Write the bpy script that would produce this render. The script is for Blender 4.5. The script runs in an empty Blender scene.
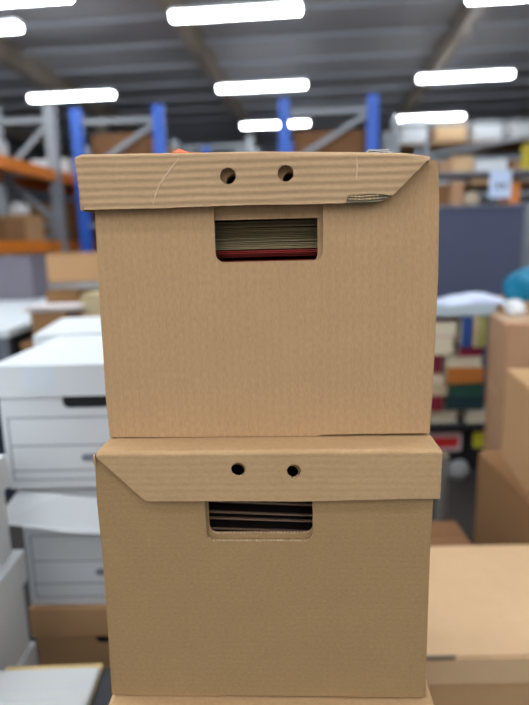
import bpy, bmesh, math, random
from mathutils import Vector, Matrix
from mathutils.geometry import tessellate_polygon

random.seed(7)
S = bpy.context.scene
COL = S.collection

# ------------------------------------------------------------------ camera
F = 560.0                      # focal length in pixels of the 529 x 705 frame
EYE = 1.064
PITCH = math.atan((352.5 - 243) / F)
ROLL = math.radians(1.4)
cam = bpy.data.cameras.new('camera')
cam.sensor_fit = 'VERTICAL'
cam.sensor_height = 24.0
cam.lens = F / 705 * 24.0
cam.clip_start = 0.02
cam.dof.use_dof = True
cam.dof.focus_distance = 0.545
cam.dof.aperture_fstop = 2.0
camo = bpy.data.objects.new('camera', cam)
COL.objects.link(camo)
CM = Matrix.Rotation(math.pi / 2 - PITCH, 4, 'X') @ Matrix.Rotation(-ROLL, 4, 'Z')
camo.matrix_world = Matrix.Translation((0, 0, EYE)) @ CM
S.camera = camo

# ------------------------------------------------------------------ world, exposure
w = bpy.data.worlds.new('world')
S.world = w
w.use_nodes = True
w.node_tree.nodes['Background'].inputs[0].default_value = (0.86, 0.93, 1.0, 1)
w.node_tree.nodes['Background'].inputs[1].default_value = 0.22
S.view_settings.view_transform = 'Standard'
S.view_settings.look = 'None'
S.view_settings.exposure = 2.1
S.view_settings.gamma = 1.0
S.view_settings.use_curve_mapping = False
LAMP = 7.0                     # emission of the strip lights' diffusers
HALL_YAW = math.radians(5.5)


# ------------------------------------------------------------------ pixel helpers
def ray(x, y):
    v = Vector(((x - 264.5) / F, -(y - 352.5) / F, -1.0))
    return (CM.to_3x3() @ v)


def atY(x, y, Y):
    r = ray(x, y)
    return r * (Y / r.y) + Vector((0, 0, EYE))


def atZ(x, y, Z):
    r = ray(x, y)
    return r * ((Z - EYE) / r.z) + Vector((0, 0, EYE))


HC, HS = math.cos(HALL_YAW), math.sin(HALL_YAW)


def hall(u, v, z=0.0):
    return Vector((u * HC + v * HS, -u * HS + v * HC, z))


def tohall(x, y):
    return (x * HC - y * HS, x * HS + y * HC)


# ------------------------------------------------------------------ materials
def srgb(c):
    def f(v):
        v /= 255.0
        return v / 12.92 if v <= 0.04045 else ((v + 0.055) / 1.055) ** 2.4
    return (f(c[0]), f(c[1]), f(c[2]), 1.0)


MATS = {}


def mat(name, col, rough=0.7, metal=0.0, var=0.08, scale=6.0, bump=0.0, bscale=80.0, emit=0.0):
    if name in MATS:
        return MATS[name]
    m = bpy.data.materials.new(name)
    m.use_nodes = True
    nt = m.node_tree
    b = nt.nodes['Principled BSDF']
    b.inputs['Roughness'].default_value = rough
    b.inputs['Metallic'].default_value = metal
    tc = nt.nodes.new('ShaderNodeTexCoord')
    n = nt.nodes.new('ShaderNodeTexNoise')
    n.inputs['Scale'].default_value = scale
    n.inputs['Detail'].default_value = 6
    nt.links.new(tc.outputs['Object'], n.inputs['Vector'])
    mx = nt.nodes.new('ShaderNodeMix')
    mx.data_type = 'RGBA'
    c = srgb(col)
    mx.inputs[6].default_value = tuple(max(0, v * (1 - var * 1.6)) for v in c[:3]) + (1,)
    mx.inputs[7].default_value = tuple(min(1, v * (1 + var * 1.6)) for v in c[:3]) + (1,)
    nt.links.new(n.outputs['Fac'], mx.inputs[0])
    nt.links.new(mx.outputs[2], b.inputs['Base Color'])
    if bump:
        n2 = nt.nodes.new('ShaderNodeTexNoise')
        n2.inputs['Scale'].default_value = bscale
        nt.links.new(tc.outputs['Object'], n2.inputs['Vector'])
        bp = nt.nodes.new('ShaderNodeBump')
        bp.inputs['Strength'].default_value = bump
        bp.inputs['Distance'].default_value = 0.002
        nt.links.new(n2.outputs['Fac'], bp.inputs['Height'])
        nt.links.new(bp.outputs['Normal'], b.inputs['Normal'])
    if emit:
        b.inputs['Emission Color'].default_value = c
        b.inputs['Emission Strength'].default_value = emit
    MATS[name] = m
    return m


def cardboard(name, col, axis='X', pitch=0.0072, ridge=0.25, tint=0.035, mottle=0.10, fibre=0.10, distort=1.2):
    """kraft board: flutes showing through as soft ridges across one axis, fibres and mottling"""
    if name in MATS:
        return MATS[name]
    m = bpy.data.materials.new(name)
    m.use_nodes = True
    nt = m.node_tree
    N, L = nt.nodes.new, nt.links.new
    b = nt.nodes['Principled BSDF']
    b.inputs['Roughness'].default_value = 0.82
    b.inputs['Specular IOR Level'].default_value = 0.25
    tc = N('ShaderNodeTexCoord')
    wv = N('ShaderNodeTexWave')
    wv.wave_type = 'BANDS'
    wv.bands_direction = axis
    wv.inputs['Scale'].default_value = 0.314 / pitch      # one band per pitch
    wv.inputs['Distortion'].default_value = distort
    wv.inputs['Detail'].default_value = 2.0
    wv.inputs['Detail Scale'].default_value = 0.35
    L(tc.outputs['Object'], wv.inputs['Vector'])
    big = N('ShaderNodeTexNoise')
    big.inputs['Scale'].default_value = 26
    big.inputs['Detail'].default_value = 5
    L(tc.outputs['Object'], big.inputs['Vector'])
    # fibres: a fine noise stretched along the flutes
    mp = N('ShaderNodeMapping')
    mp.inputs['Scale'].default_value = {'X': (520, 300, 170), 'Z': (260, 300, 460)}[axis]
    L(tc.outputs['Object'], mp.inputs['Vector'])
    fb = N('ShaderNodeTexNoise')
    fb.inputs['Scale'].default_value = 1.0
    fb.inputs['Detail'].default_value = 4
    L(mp.outputs[0], fb.inputs['Vector'])

    def madd(a, k, prev):
        s = N('ShaderNodeMath'); s.operation = 'SUBTRACT'; L(a, s.inputs[0]); s.inputs[1].default_value = 0.5
        t = N('ShaderNodeMath'); t.operation = 'MULTIPLY_ADD'; L(s.outputs[0], t.inputs[0]); t.inputs[1].default_value = k
        if prev is None:
            t.inputs[2].default_value = 1.0
        else:
            L(prev, t.inputs[2])
        return t.outputs[0]
    v = madd(wv.outputs['Fac'], tint * 2, None)
    v = madd(big.outputs['Fac'], mottle * 2, v)
    v = madd(fb.outputs['Fac'], fibre * 2, v)
    hsv = N('ShaderNodeHueSaturation')
    hsv.inputs['Color'].default_value = srgb(col)
    L(v, hsv.inputs['Value'])
    L(hsv.outputs[0], b.inputs['Base Color'])
    h = madd(wv.outputs['Fac'], 1.0, None)
    h = madd(fb.outputs['Fac'], 0.25, h)
    bp = N('ShaderNodeBump')
    bp.inputs['Strength'].default_value = ridge
    bp.inputs['Distance'].default_value = 0.0012
    L(h, bp.inputs['Height'])
    L(bp.outputs['Normal'], b.inputs['Normal'])
    MATS[name] = m
    return m


KR = (184, 148, 111)
M_up = cardboard('kraft_upright_flutes', (187, 150, 109), 'X', 0.0082, 0.10, 0.020, 0.07, 0.22, 0.5)
M_uplid = cardboard('kraft_lid_flutes', (190, 156, 118), 'Z', 0.0072, 0.50, 0.03, 0.05, 0.12)
M_low = cardboard('kraft_lower_dimmed', (162, 130, 90), 'Z', 0.0068, 0.03, 0.006, 0.08, 0.24)  # dimmer light on the lower box put into a darker board colour
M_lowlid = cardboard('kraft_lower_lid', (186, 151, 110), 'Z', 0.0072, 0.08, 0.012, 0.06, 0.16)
M_edge = cardboard('kraft_cut_edge', (198, 168, 130), 'X', 0.0035, 0.6, 0.16, 0.10, 0.20)
M_torn = cardboard('kraft_torn_flute', (122, 112, 90), 'Z', 0.003, 0.9, 0.16, 0.15, 0.2, 5.0)
M_tan = cardboard('kraft_plain', (186, 147, 106), 'X', 0.008, 0.1, 0.02, 0.06, 0.05)
M_tan2 = cardboard('kraft_pinkish', (178, 138, 106), 'X', 0.008, 0.1, 0.02, 0.06, 0.05)
M_tan3 = cardboard('kraft_dark', (146, 108, 72), 'X', 0.008, 0.1, 0.02, 0.06, 0.05)
M_pale = cardboard('kraft_pale', (212, 178, 138), 'X', 0.008, 0.1, 0.02, 0.05, 0.05)
M_brown = cardboard('kraft_brown', (128, 90, 60), 'X', 0.008, 0.1, 0.02, 0.05, 0.05)
M_white = mat('white_board', (210, 214, 217), 0.6, var=0.02)
M_whiteedge = mat('off_white_board', (205, 207, 208), 0.7, var=0.03)  # slightly greyer white, for cut edges and plain cartons
M_line = mat('grey_print', (120, 126, 138), 0.7)
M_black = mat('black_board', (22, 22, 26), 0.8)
M_dark = mat('dark_plastic', (52, 54, 60), 0.55)
M_tape = mat('grey_tape', (112, 100, 82), 0.5)
M_cleartape = mat('clear_tape', (206, 190, 160), 0.25)
M_paper = mat('paper', (206, 208, 208), 0.8, var=0.03)
M_paperprint = mat('printed_paper', (205, 214, 226), 0.8, var=0.05, scale=60)
M_manila = mat('manila', (214, 186, 132), 0.75)
M_oldpaper = mat('old_paper', (124, 106, 72), 0.9, var=0.15, scale=120)
M_pages = mat('book_pages', (208, 198, 172), 0.85)
M_oldpaper2 = mat('old_paper_pale', (152, 134, 100), 0.9, var=0.12, scale=120)
M_redpaper = mat('red_paper', (150, 42, 32), 0.85, var=0.12, scale=120)
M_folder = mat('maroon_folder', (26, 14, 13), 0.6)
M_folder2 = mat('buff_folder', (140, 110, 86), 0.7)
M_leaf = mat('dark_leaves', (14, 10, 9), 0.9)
M_blue = mat('rack_blue', (38, 98, 204), 0.45, var=0.03)
M_orange = mat('rack_orange', (226, 128, 24), 0.45, var=0.05)
M_galv = mat('galvanised', (142, 146, 152), 0.45, 0.2, var=0.06)
M_navy = mat('navy_fabric', (72, 76, 98), 0.95, var=0.04, bump=0.3, bscale=600)
M_alu = mat('aluminium', (120, 124, 132), 0.4, 0.5)
M_roof = mat('roof_sheet', (166, 166, 172), 0.7, var=0.05, scale=1.2)
M_steel = mat('steel_beam', (152, 140, 126), 0.6, var=0.06)
M_steel2 = mat('steel_purlin', (160, 163, 172), 0.6, var=0.06)
M_floor = mat('concrete', (46, 42, 40), 0.75, var=0.12, scale=2.5, bump=0.15)
M_wall = mat('hall_wall', (128, 132, 140), 0.85, var=0.05, scale=1.0)
M_lamp = mat('lamp_diffuser', (244, 250, 255), 0.4, var=0.0, emit=LAMP)
M_housing = mat('lamp_housing', (225, 228, 230), 0.5)
M_table = mat('table_laminate', (206, 214, 218), 0.4, var=0.02)
M_teal = mat('teal_plastic', (0, 122, 158), 0.35, var=0.1)
M_cloth = mat('white_cloth', (196, 204, 226), 0.85, var=0.03)


# ------------------------------------------------------------------ mesh helpers
def link(me, name, mats, parent=None, loc=(0, 0, 0), rot=(0, 0, 0)):
    o = bpy.data.objects.new(name, me)
    COL.objects.link(o)
    for m in (mats if isinstance(mats, (list, tuple)) else [mats]):
        me.materials.append(m)
    o.parent = parent
    o.location = loc
    o.rotation_euler = rot
    return o


def tag(o, label, cat, group=None):
    o['label'] = label
    o['category'] = cat
    if group:
        o['group'] = group
    return o


def thing(name, label, cat, loc=(0, 0, 0), rz=0.0, group=None):
    o = bpy.data.objects.new(name, None)
    o.empty_display_size = 0.05
    COL.objects.link(o)
    o.location = loc
    o.rotation_euler = (0, 0, rz)
    return tag(o, label, cat, group)


def structure(o):
    o['kind'] = 'structure'
    return o


class MB:
    def __init__(s):
        s.v, s.f, s.m = [], [], []

    def add(s, vs, fs, mi=0):
        k = len(s.v)
        s.v += [tuple(a) for a in vs]
        s.f += [tuple(i + k for i in f) for f in fs]
        s.m += [mi] * len(fs)
        return s

    def box(s, x0, x1, y0, y1, z0, z1, mi=0, top=None):
        vs = [(x0, y0, z0), (x1, y0, z0), (x1, y1, z0), (x0, y1, z0),
              (x0, y0, z1), (x1, y0, z1), (x1, y1, z1), (x0, y1, z1)]
        fs = [(0, 3, 2, 1), (4, 5, 6, 7), (0, 1, 5, 4), (1, 2, 6, 5), (2, 3, 7, 6), (3, 0, 4, 7)]
        s.add(vs, fs, mi)
        if top is not None:
            s.m[-5] = top
        return s

    def bar(s, a, b, wd, ht, mi=0):
        a, b = Vector(a), Vector(b)
        d = (b - a).normalized()
        up = Vector((0, 0, 1)) if abs(d.z) < 0.95 else Vector((0, 1, 0))
        r = d.cross(up).normalized()
        u = r.cross(d)
        vs = []
        for p in (a, b):
            for i, j in ((-1, -1), (1, -1), (1, 1), (-1, 1)):
                vs.append(p + r * (i * wd / 2) + u * (j * ht / 2))
        s.add(vs, [(0, 1, 2, 3), (7, 6, 5, 4), (0, 4, 5, 1), (1, 5, 6, 2), (2, 6, 7, 3), (3, 7, 4, 0)], mi)
        return s

    def tube(s, pts, r, n=8, mi=0):
        pts = [Vector(p) for p in pts]
        rings = []
        for i, p in enumerate(pts):
            d = (pts[min(i + 1, len(pts) - 1)] - pts[max(i - 1, 0)]).normalized()
            up = Vector((0, 0, 1)) if abs(d.z) < 0.9 else Vector((0, 1, 0))
            a = d.cross(up).normalized()
            c = a.cross(d)
            rr = r[i] if isinstance(r, (list, tuple)) else r
            rings.append([p + a * (rr * math.cos(2 * math.pi * k / n)) + c * (rr * math.sin(2 * math.pi * k / n)) for k in range(n)])
        vs = [q for g in rings for q in g]
        fs = []
        for i in range(len(pts) - 1):
            for k in range(n):
                fs.append((i * n + k, i * n + (k + 1) % n, (i + 1) * n + (k + 1) % n, (i + 1) * n + k))
        fs.append(tuple(range(n))[::-1])
        fs.append(tuple((len(pts) - 1) * n + k for k in range(n)))
        return s.add(vs, fs, mi)

    def mesh(s, name='m', bevel=0.0, smooth=False, seg=2):
        me = bpy.data.meshes.new(name)
        me.from_pydata(s.v, [], s.f)
        for p, mi in zip(me.polygons, s.m):
            p.material_index = mi
        bm = bmesh.new()
        bm.from_mesh(me)
        bmesh.ops.recalc_face_normals(bm, faces=bm.faces)
        if bevel:
            bmesh.ops.bevel(bm, geom=list(bm.edges), offset=bevel, segments=seg, affect='EDGES', clamp_overlap=True)
        bm.to_mesh(me)
        bm.free()
        if smooth:
            for p in me.polygons:
                p.use_smooth = True
        return me

    def build(s, name, mats, parent=None, bevel=0.0, loc=(0, 0, 0), rot=(0, 0, 0), smooth=False, seg=2):
        return link(s.mesh(name, bevel, smooth, seg), name, mats, parent, loc, rot)


def circle(cx, cz, r, n=20):
    return [(cx + r * math.cos(2 * math.pi * k / n), cz + r * math.sin(2 * math.pi * k / n)) for k in range(n)]


def slot(x0, x1, z0, z1, rb, rt=0.001, n=5):
    """rectangle with rounded lower (rb) and upper (rt) corners"""
    out = []
    for cx, cz, r, a0 in ((x0 + rb, z0 + rb, rb, 180), (x1 - rb, z0 + rb, rb, 270), (x1 - rt, z1 - rt, rt, 0), (x0 + rt, z1 - rt, rt, 90)):
        for k in range(n + 1):
            a = math.radians(a0 + 90 * k / n)
            out.append((cx + r * math.cos(a), cz + r * math.sin(a)))
    return out


def panel(outline, holes, y0, y1, ragged=0.0):
    """a board in the XZ plane with holes, y0 the near face, y1 the far one; faces 0 = board, 1 = cut edge"""
    loops = [outline] + holes
    if ragged:
        new = []
        for i, p in enumerate(outline):
            q = outline[(i + 1) % len(outline)]
            L = math.hypot(q[0] - p[0], q[1] - p[1])
            n = max(1, int(L / 0.0035))
            for k in range(n):
                t = k / n
                j = random.uniform(-ragged, ragged) if k else 0
                nx, nz = (q[1] - p[1]) / max(L, 1e-6), -(q[0] - p[0]) / max(L, 1e-6)
                new.append((p[0] + (q[0] - p[0]) * t + nx * j, p[1] + (q[1] - p[1]) * t + nz * j))
        loops = [new] + holes
    tris = tessellate_polygon([[Vector((a, b, 0)) for a, b in l] for l in loops])
    flat = [p for l in loops for p in l]
    n = len(flat)
    mb = MB()
    vs = [(a, y0, b) for a, b in flat] + [(a, y1, b) for a, b in flat]
    mb.add(vs, [tuple(t) for t in tris] + [tuple(i + n for i in t[::-1]) for t in tris], 0)
    fs, k = [], 0
    for l in loops:
        for i in range(len(l)):
            a, b = k + i, k + (i + 1) % len(l)
            fs.append((a, b, b + n, a + n))
        k += len(l)
    mb.f += fs
    mb.m += [1] * len(fs)
    return mb


def interp(poly, t):
    """u at height t of a (u, z) polyline"""
    p = sorted(poly, key=lambda q: q[1])
    if t <= p[0][1]:
        return p[0][0]
    for a, b in zip(p, p[1:]):
        if t <= b[1]:
            return a[0] + (b[0] - a[0]) * (t - a[1]) / (b[1] - a[1])
    return p[-1][0]


# ------------------------------------------------------------------ the hall
def slab(name, u0, u1, v0, v1, z0, z1, m):
    o = MB().box(u0, u1, v0, v1, z0, z1).build(name, m)
    o.rotation_euler = (0, 0, -HALL_YAW)
    return structure(o)


U0, U1, V0, V1, ZC = -9.0, 11.0, -8.0, 19.0, 4.35
slab('floor', U0, U1, V0, V1, -0.1, 0.0, M_floor)
ceil = slab('ceiling', U0, U1, V0, V1, ZC, ZC + 0.1, M_roof)
slab('wall_left', U0 - 0.15, U0, V0, V1, 0, ZC, M_wall)
slab('wall_right', U1, U1 + 0.15, V0, V1, 0, ZC, M_wall)
slab('wall_back', U0 - 0.15, U1 + 0.15, V1, V1 + 0.15, 0, ZC, M_wall)
for u in (-8.1, -5.0, -1.85, 2.15, 5.6, 9.0):
    mb = MB().box(u - 0.09, u + 0.09, V0, V1, ZC - 0.03, ZC).box(u - 0.02, u + 0.02, V0, V1, ZC - 0.30, ZC - 0.03).box(u - 0.09, u + 0.09, V0, V1, ZC - 0.33, ZC - 0.30)
    mb.build('roof_beam', M_steel, ceil)
for k in range(16):
    v = 0.7 + k * 1.15
    MB().box(U0, U1, v - 0.03, v + 0.03, ZC - 0.06, ZC).build('purlin', M_steel2, ceil)
for u, v in ((-5.0, 13.5), (2.15, 15.0), (5.6, 12.4), (9.0, 9.0)):
    c = MB().box(u - 0.1, u + 0.1, v - 0.1, v - 0.08, 0, ZC - 0.33).box(u - 0.02, u + 0.02, v - 0.08, v + 0.08, 0, ZC - 0.33).box(u - 0.1, u + 0.1, v + 0.08, v + 0.1, 0, ZC - 0.33)
    c.build('column', M_steel, ceil)

# strip lights hung on rods in a regular grid, with extra half rows out of view
LZ = 3.5
lu, lv = tohall(0.06, 9.58)
mb_h = MB().box(-0.72, 0.72, -0.07, 0.07, 0.03, 0.075).mesh('housing', 0.008)
mb_d = MB()
prof = [(-0.075, 0.03), (-0.07, -0.005), (-0.045, -0.03), (0.045, -0.03), (0.07, -0.005), (0.075, 0.03)]
vs = [(x, p[0], p[1]) for x in (-0.7, 0.7) for p in prof]
n = len(prof)
mb_d.add(vs, [(i, (i + 1) % n, n + (i + 1) % n, n + i) for i in range(n)] + [tuple(range(n)), tuple(range(n, 2 * n))])
mb_d = mb_d.mesh('diffuser')
mb_r = MB().tube([(0, 0, 0.07), (0, 0, ZC - LZ)], 0.008, 6).mesh('rod')
mb_h.materials.append(M_housing); mb_d.materials.append(M_lamp); mb_r.materials.append(M_galv)
ordinal = {0: 'far left', 1: 'second from left', 2: 'middle', 3: 'second from right', 4: 'far right'}
rown = {-1: 'nearest visible row', 0: 'second visible row', 1: 'third visible row', 2: 'fourth visible row', 3: 'row furthest back'}


def strip_light(u, v, label):
    t = thing('strip_light', label, 'light', hall(u, v, LZ), -HALL_YAW, 'strip lights under the roof')
    for nm, me, x in (('housing', mb_h, 0), ('diffuser', mb_d, 0), ('hanging_rod', mb_r, -0.6), ('hanging_rod', mb_r, 0.6)):
        o = bpy.data.objects.new(nm, me)
        COL.objects.link(o)
        o.parent = t
        o.location = (x, 0, 0)


for j in (-5, -4.5, -4, -3.5, -3, -2.5, -2, -1, 0, 1):  # half rows are unseen extras, added for more light
    for i in range(-2, 3):
        if j >= 1 and (i, j) not in ((0, 1), (1, 1)):
            continue
        if j >= -1:
            lab = 'white strip light, %s of the %s under the roof' % (ordinal[i + 2], rown[j])
        else:
            lab = 'unseen white strip light above or behind the viewer, half rows added for light'
        strip_light(lu + i * 3.15, lv + j * 2.95, lab)
a = atZ(2, 1, LZ)
strip_light(*tohall(a.x, a.y), 'white strip light at the top left corner, out of line with the rows')


# ------------------------------------------------------------------ the two big cardboard boxes and the pair under them
def archive_box(label, D, zbase, L, R, bot, hole, inner_hole, holes_body, flap, flap_holes, lid_side, inner_dz, mats, yf=-0.008, depth=0.38, group='brown archive boxes in the tall stack'):
    mb_, ml_ = mats
    yaw = -math.radians(2.6)
    t = thing('archive_box', label, 'box', (0, D, zbase), yaw, group)
    # front: outer and inner board
    outline = [p for p in sorted(L, key=lambda q: -q[1])] + bot + [p for p in sorted(R, key=lambda q: q[1])]
    panel(outline, [hole] + holes_body, 0.0, 0.004, 0.00012).build('front_panel', [mb_, M_edge], t)
    zt = min(max(q[1] for q in L), max(q[1] for q in R)) - 0.004
    iw = 0.008
    inn = [(interp(L, zt) + iw, zt), (interp(L, 0.004) + iw, 0.005), (interp(R, 0.004) - iw, 0.005), (interp(R, zt) - iw, zt)]
    panel(inn, [inner_hole] + [[(a - 0.0005, b + inner_dz) for a, b in h] for h in holes_body], 0.0075, 0.0115).build('inner_front_panel', [mb_, M_edge], t)
    # sides follow the front's bowed outline
    for P, s in ((L, -1), (R, 1)):
        P = sorted(P, key=lambda q: q[1])
        P = [(q[0], max(q[1], 0.001)) for q in P]
        vs, fs = [], []
        for u, z in P:
            o1, o2 = u + s * 0.0015, u - s * 0.0025
            for y in (0.0012, depth):
                vs += [(o1, y, z), (o2, y, z)]
        for i in range(len(P) - 1):
            a, b = i * 4, i * 4 + 4
            fs += [(a, b, b + 2, a + 2), (a + 1, a + 3, b + 3, b + 1), (a, a + 1, b + 1, b), (a + 2, b + 2, b + 3, a + 3)]
        e = (len(P) - 1) * 4
        fs += [(0, 2, 3, 1), (e, e + 1, e + 3, e + 2)]
        MB().add(vs, fs).build('side_panel', mb_, t)
    bk = [(u + 0.003, z) for u, z in sorted(L, key=lambda q: -q[1])] + [(u - 0.003, z) for u, z in sorted(R, key=lambda q: q[1])]
    panel([(u, max(z, 0.002)) for u, z in bk], [], depth - 0.004, depth - 0.0002).build('back_panel', [mb_, M_edge], t)
    MB().box(interp(L, 0) + 0.003, interp(R, 0) - 0.003, 0.02, depth - 0.002, 0.0, 0.0035).build('bottom_panel', mb_, t)
    # lid: top board with a rounded fold, front flap with finger holes, one side flap
    lid = MB()
    r = 0.0045
    top = [p for p in flap['top']]
    vs, fs = [], []
    na = 6
    for u, z in top:
        for k in range(na + 1):
            a = math.pi / 2 * k / na
            vs.append((u, yf + r - r * math.cos(a), z - r + r * math.sin(a)))
        vs.append((u, depth + 0.004, z))
        vs.append((u, depth + 0.004, z - 0.004))
        vs.append((u, yf + 0.004, z - 0.004 - 0.0004))
    m_ = na + 4
    for i in range(len(top) - 1):
        for k in range(m_):
            a, b = i * m_ + k, i * m_ + (k + 1) % m_
            fs.append((a, b, b + m_, a + m_))
    fs.append(tuple(range(m_)))
    fs.append(tuple((len(top) - 1) * m_ + k for k in range(m_)))
    lid.add(vs, fs)
    lp = lid.build('lid', ml_, t)
    fl = [(u, z - r) for u, z in top] + flap['rest']
    panel(fl, flap_holes, yf, yf + 0.004, 0.00022).build('front_flap', [ml_, M_edge], lp)
    s = -1 if lid_side == 'left' else 1
    u = top[0][0] if s < 0 else top[-1][0]
    z = (top[0][1] if s < 0 else top[-1][1])
    MB().box(min(u, u - s * 0.004), max(u, u - s * 0.004), yf + 0.003, depth + 0.004, z - 0.05, z - 0.003).build('side_flap', ml_, lp, 0.001)
    return t, lp


UL = [(-.1606, .278), (-.1623, .2338), (-.1637, .1873), (-.1652, .1372), (-.1654, .0958), (-.1665, .0424), (-.1655, .0012)]
UR = [(.1663, .2725), (.1675, .266), (.1695, .2363), (.1703, .1988), (.171, .1652), (.1703, .1005), (.1695, .0488), (.168, .0026)]
ubot = [(-.08, .0008), (0.0, .0006), (.054, .0004), (.0555, .0018), (.11, .0024)]
uflap = {'top': [(-.1750, .2845), (-.1690, .2867), (-.0847, .2855), (.0041, .2842), (.0844, .2813), (.1352, .2789), (.1583, .2752)],
         'rest': [(.1580, .2733), (.1245, .2410), (.1215, .2408), (.1140, .2425), (.1000, .2428), (.0830, .2422), (.0805, .2352), (.0799, .2349), (.03, .2352), (-.0104, .2357), (-.10, .2350), (-.1700, .2354), (-.1738, .2589)]}
zb_up = 0.8641
ubox, ulid = archive_box('upper brown cardboard archive box with torn lid flap and red and grey papers inside', 0.56, zb_up, UL, UR, ubot,
                         slot(-.0462, .0598, .1820, .2368, .009), slot(-.0480, .0550, .1800, .2230, .008),
                         [circle(-.0255, .2580, .0073), circle(.0290, .2592, .0073)],
                         uflap, [circle(-.0300, .2627, .0076), circle(.0244, .2636, .0076)], 'left', -0.001, (M_up, M_uplid), yf=-0.0115)
# torn strip of the flap: bare flutes
tp = panel([(.0795, .2346), (.1095, .2343), (.1150, .2368), (.1238, .2402), (.1215, .2425), (.114, .2440), (.083, .2438)], [], -0.0103, -0.0076, 0.0005)
o = tp.build('torn_patch', [M_torn, M_torn], ulid)
o['label'] = 'torn strip of bare grey corrugation'
for pts in ([(.0790, .2436), (.090, .2432), (.101, .2440), (.113, .2437), (.1215, .2418)], [(.081, .2412), (.095, .2405), (.112, .2412)], [(.083, .2385), (.098, .2378), (.113, .2386)]):
    MB().tube([(a, -0.0107, b) for a, b in pts], 0.0007, 5).build('torn_edge', M_edge, ulid)
# creases pressed into the upper flap; pale colour paints in the lit ridge
for pts in ([(-.0760, .2800), (-.0830, .2715), (-.0905, .2625), (-.0955, .2560), (-.1000, .2470), (-.1030, .2385)], [(.0905, .2760), (.0912, .2660), (.0902, .2560)]):
    MB().tube([(a, -0.0114, b) for a, b in pts], [0.0003] + [0.0010] * (len(pts) - 2) + [0.0003], 5).build('crease', mat('pale_crease', (214, 184, 150), 0.8), ulid)

# lower box
LL = [(-.1715, .2810), (-.1732, .2772), (-.175, .2299), (-.1739, .1655), (-.1752, .0947), (-.1770, .002)]
LR = [(.1660, .2830), (.1639, .2264), (.1627, .1658), (.1631, .0030)]
lflap = {'top': [(-.1700, .2865), (-.1660, .2880), (-.066, .2880), (.05, .2880), (.1660, .2876), (.1702, .2862)],
         'rest': [(.1698, .2367), (.15, .2372), (.0317, .2346), (-.02, .2352), (-.1180, .2354), (-.1215, .2357), (-.1245, .2372), (-.1270, .2395), (-.1685, .2815)]}
zb_lo = 0.512 + 0.064
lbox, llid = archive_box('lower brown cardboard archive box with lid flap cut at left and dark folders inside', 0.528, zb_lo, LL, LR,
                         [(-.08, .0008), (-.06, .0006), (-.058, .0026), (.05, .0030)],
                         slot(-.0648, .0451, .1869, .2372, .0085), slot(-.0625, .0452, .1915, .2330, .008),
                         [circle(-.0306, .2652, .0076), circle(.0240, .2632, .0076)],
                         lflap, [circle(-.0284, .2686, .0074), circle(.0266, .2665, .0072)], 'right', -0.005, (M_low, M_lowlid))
MB().tube([(-.1735, -.002, .283), (-.1745, -.0015, .278), (-.1742, -.001, .270)], [.0012, .0018, .0008], 6).build('frayed_corner', M_edge, llid)

# pair of boxes under them, almost out of view
for k, (zb, lab) in enumerate(((0.288, 'brown cardboard archive box under the lower big box, only its lid edge in view'), (0.0, 'brown cardboard archive box on the floor at the foot of the stack'))):
    tt = [(-.1790, .2868), (-.1750, .2880), (0, .2880), (.168, .2880), (.1722, .2868)]
    archive_box(lab, 0.521, zb, [(-.172, .281), (-.172, .002)], [(.166, .281), (.166, .002)], [(0, .001)],
                slot(-.055, .055, .187, .228, .009), slot(-.055, .055, .187, .228, .008), [],
                {'top': tt, 'rest': [(.172, .237), (-.178, .237)]}, [circle(-.03, .265, .0075), circle(.027, .265, .0075)], 'right', 0.0, (M_low, M_lowlid))


# papers and folders inside the big boxes
def sheet_stack(w_, d_, h_, nl, jit, wave):
    """one file of loose leaves: nl leaves with uneven front edges"""
    mb = MB()
    th = h_ / nl
    for k in range(nl):
        y0 = random.uniform(0, jit)
        x0 = random.uniform(-jit, jit)
        nseg = 14
        vs, fs = [], []
        ph, am = random.uniform(0, 6), wave * random.uniform(.3, 1)
        for i in range(nseg + 1):
            u = -w_ / 2 + w_ * i / nseg + x0
            dz = am * math.sin(ph + i * 0.5)
            for y in (y0, d_):
                vs += [(u, y, k * th + dz), (u, y, k * th + th * 0.62 + dz)]
        for i in range(nseg):
            a, b = i * 4, i * 4 + 4
            fs += [(a, a + 1, b + 1, b), (a + 2, b + 2, b + 3, a + 3), (a + 1, a + 3, b + 3, b + 1), (a, b, b + 2, a + 2)]
        fs += [(0, 2, 3, 1), (nseg * 4, nseg * 4 + 1, nseg * 4 + 3, nseg * 4 + 2)]
        mb.add(vs, fs)
    return mb


R2 = Matrix.Rotation(-math.radians(2.6), 3, 'Z')


def inbox(D, zb, u, y, z):
    p = R2 @ Vector((u, y, 0))
    return (p.x, p.y + D, zb + z)


spec = [('red_file', M_redpaper, 0.1810, 22, 'thick red paper file lowest in the hand hole of the upper box'),
        ('red_file', M_redpaper, 0.0075, 4, 'thin red file under the grey papers in the upper box'),
        ('paper_file', M_oldpaper2, 0.0070, 4, 'pale grey paper file just above the red files in the upper box'),
        ('paper_file', M_oldpaper2, 0.0045, 3, 'second grey paper file above the red ones in the upper box'),
        ('paper_file', M_oldpaper, 0.0060, 5, 'olive grey paper file in the middle of the upper hand hole'),
        ('paper_file', M_oldpaper, 0.0055, 5, 'olive grey paper file second from the top in the upper hand hole'),
        ('paper_file', M_oldpaper, 0.0040, 4, 'topmost olive grey paper file in the upper hand hole')]
z = 0.0045
for nm, m, h, nl, lab in spec:
    o = sheet_stack(0.288, 0.33, h, nl, 0.008, 0.0005).build(nm, m, None, loc=inbox(0.56, zb_up, 0, 0.022, z), rot=(0, 0, -math.radians(2.6) + random.uniform(-.008, .008)))
    tag(o, lab, 'papers', 'papers inside the upper box')
    z += h + 0.0004
z = 0.0045
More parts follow.
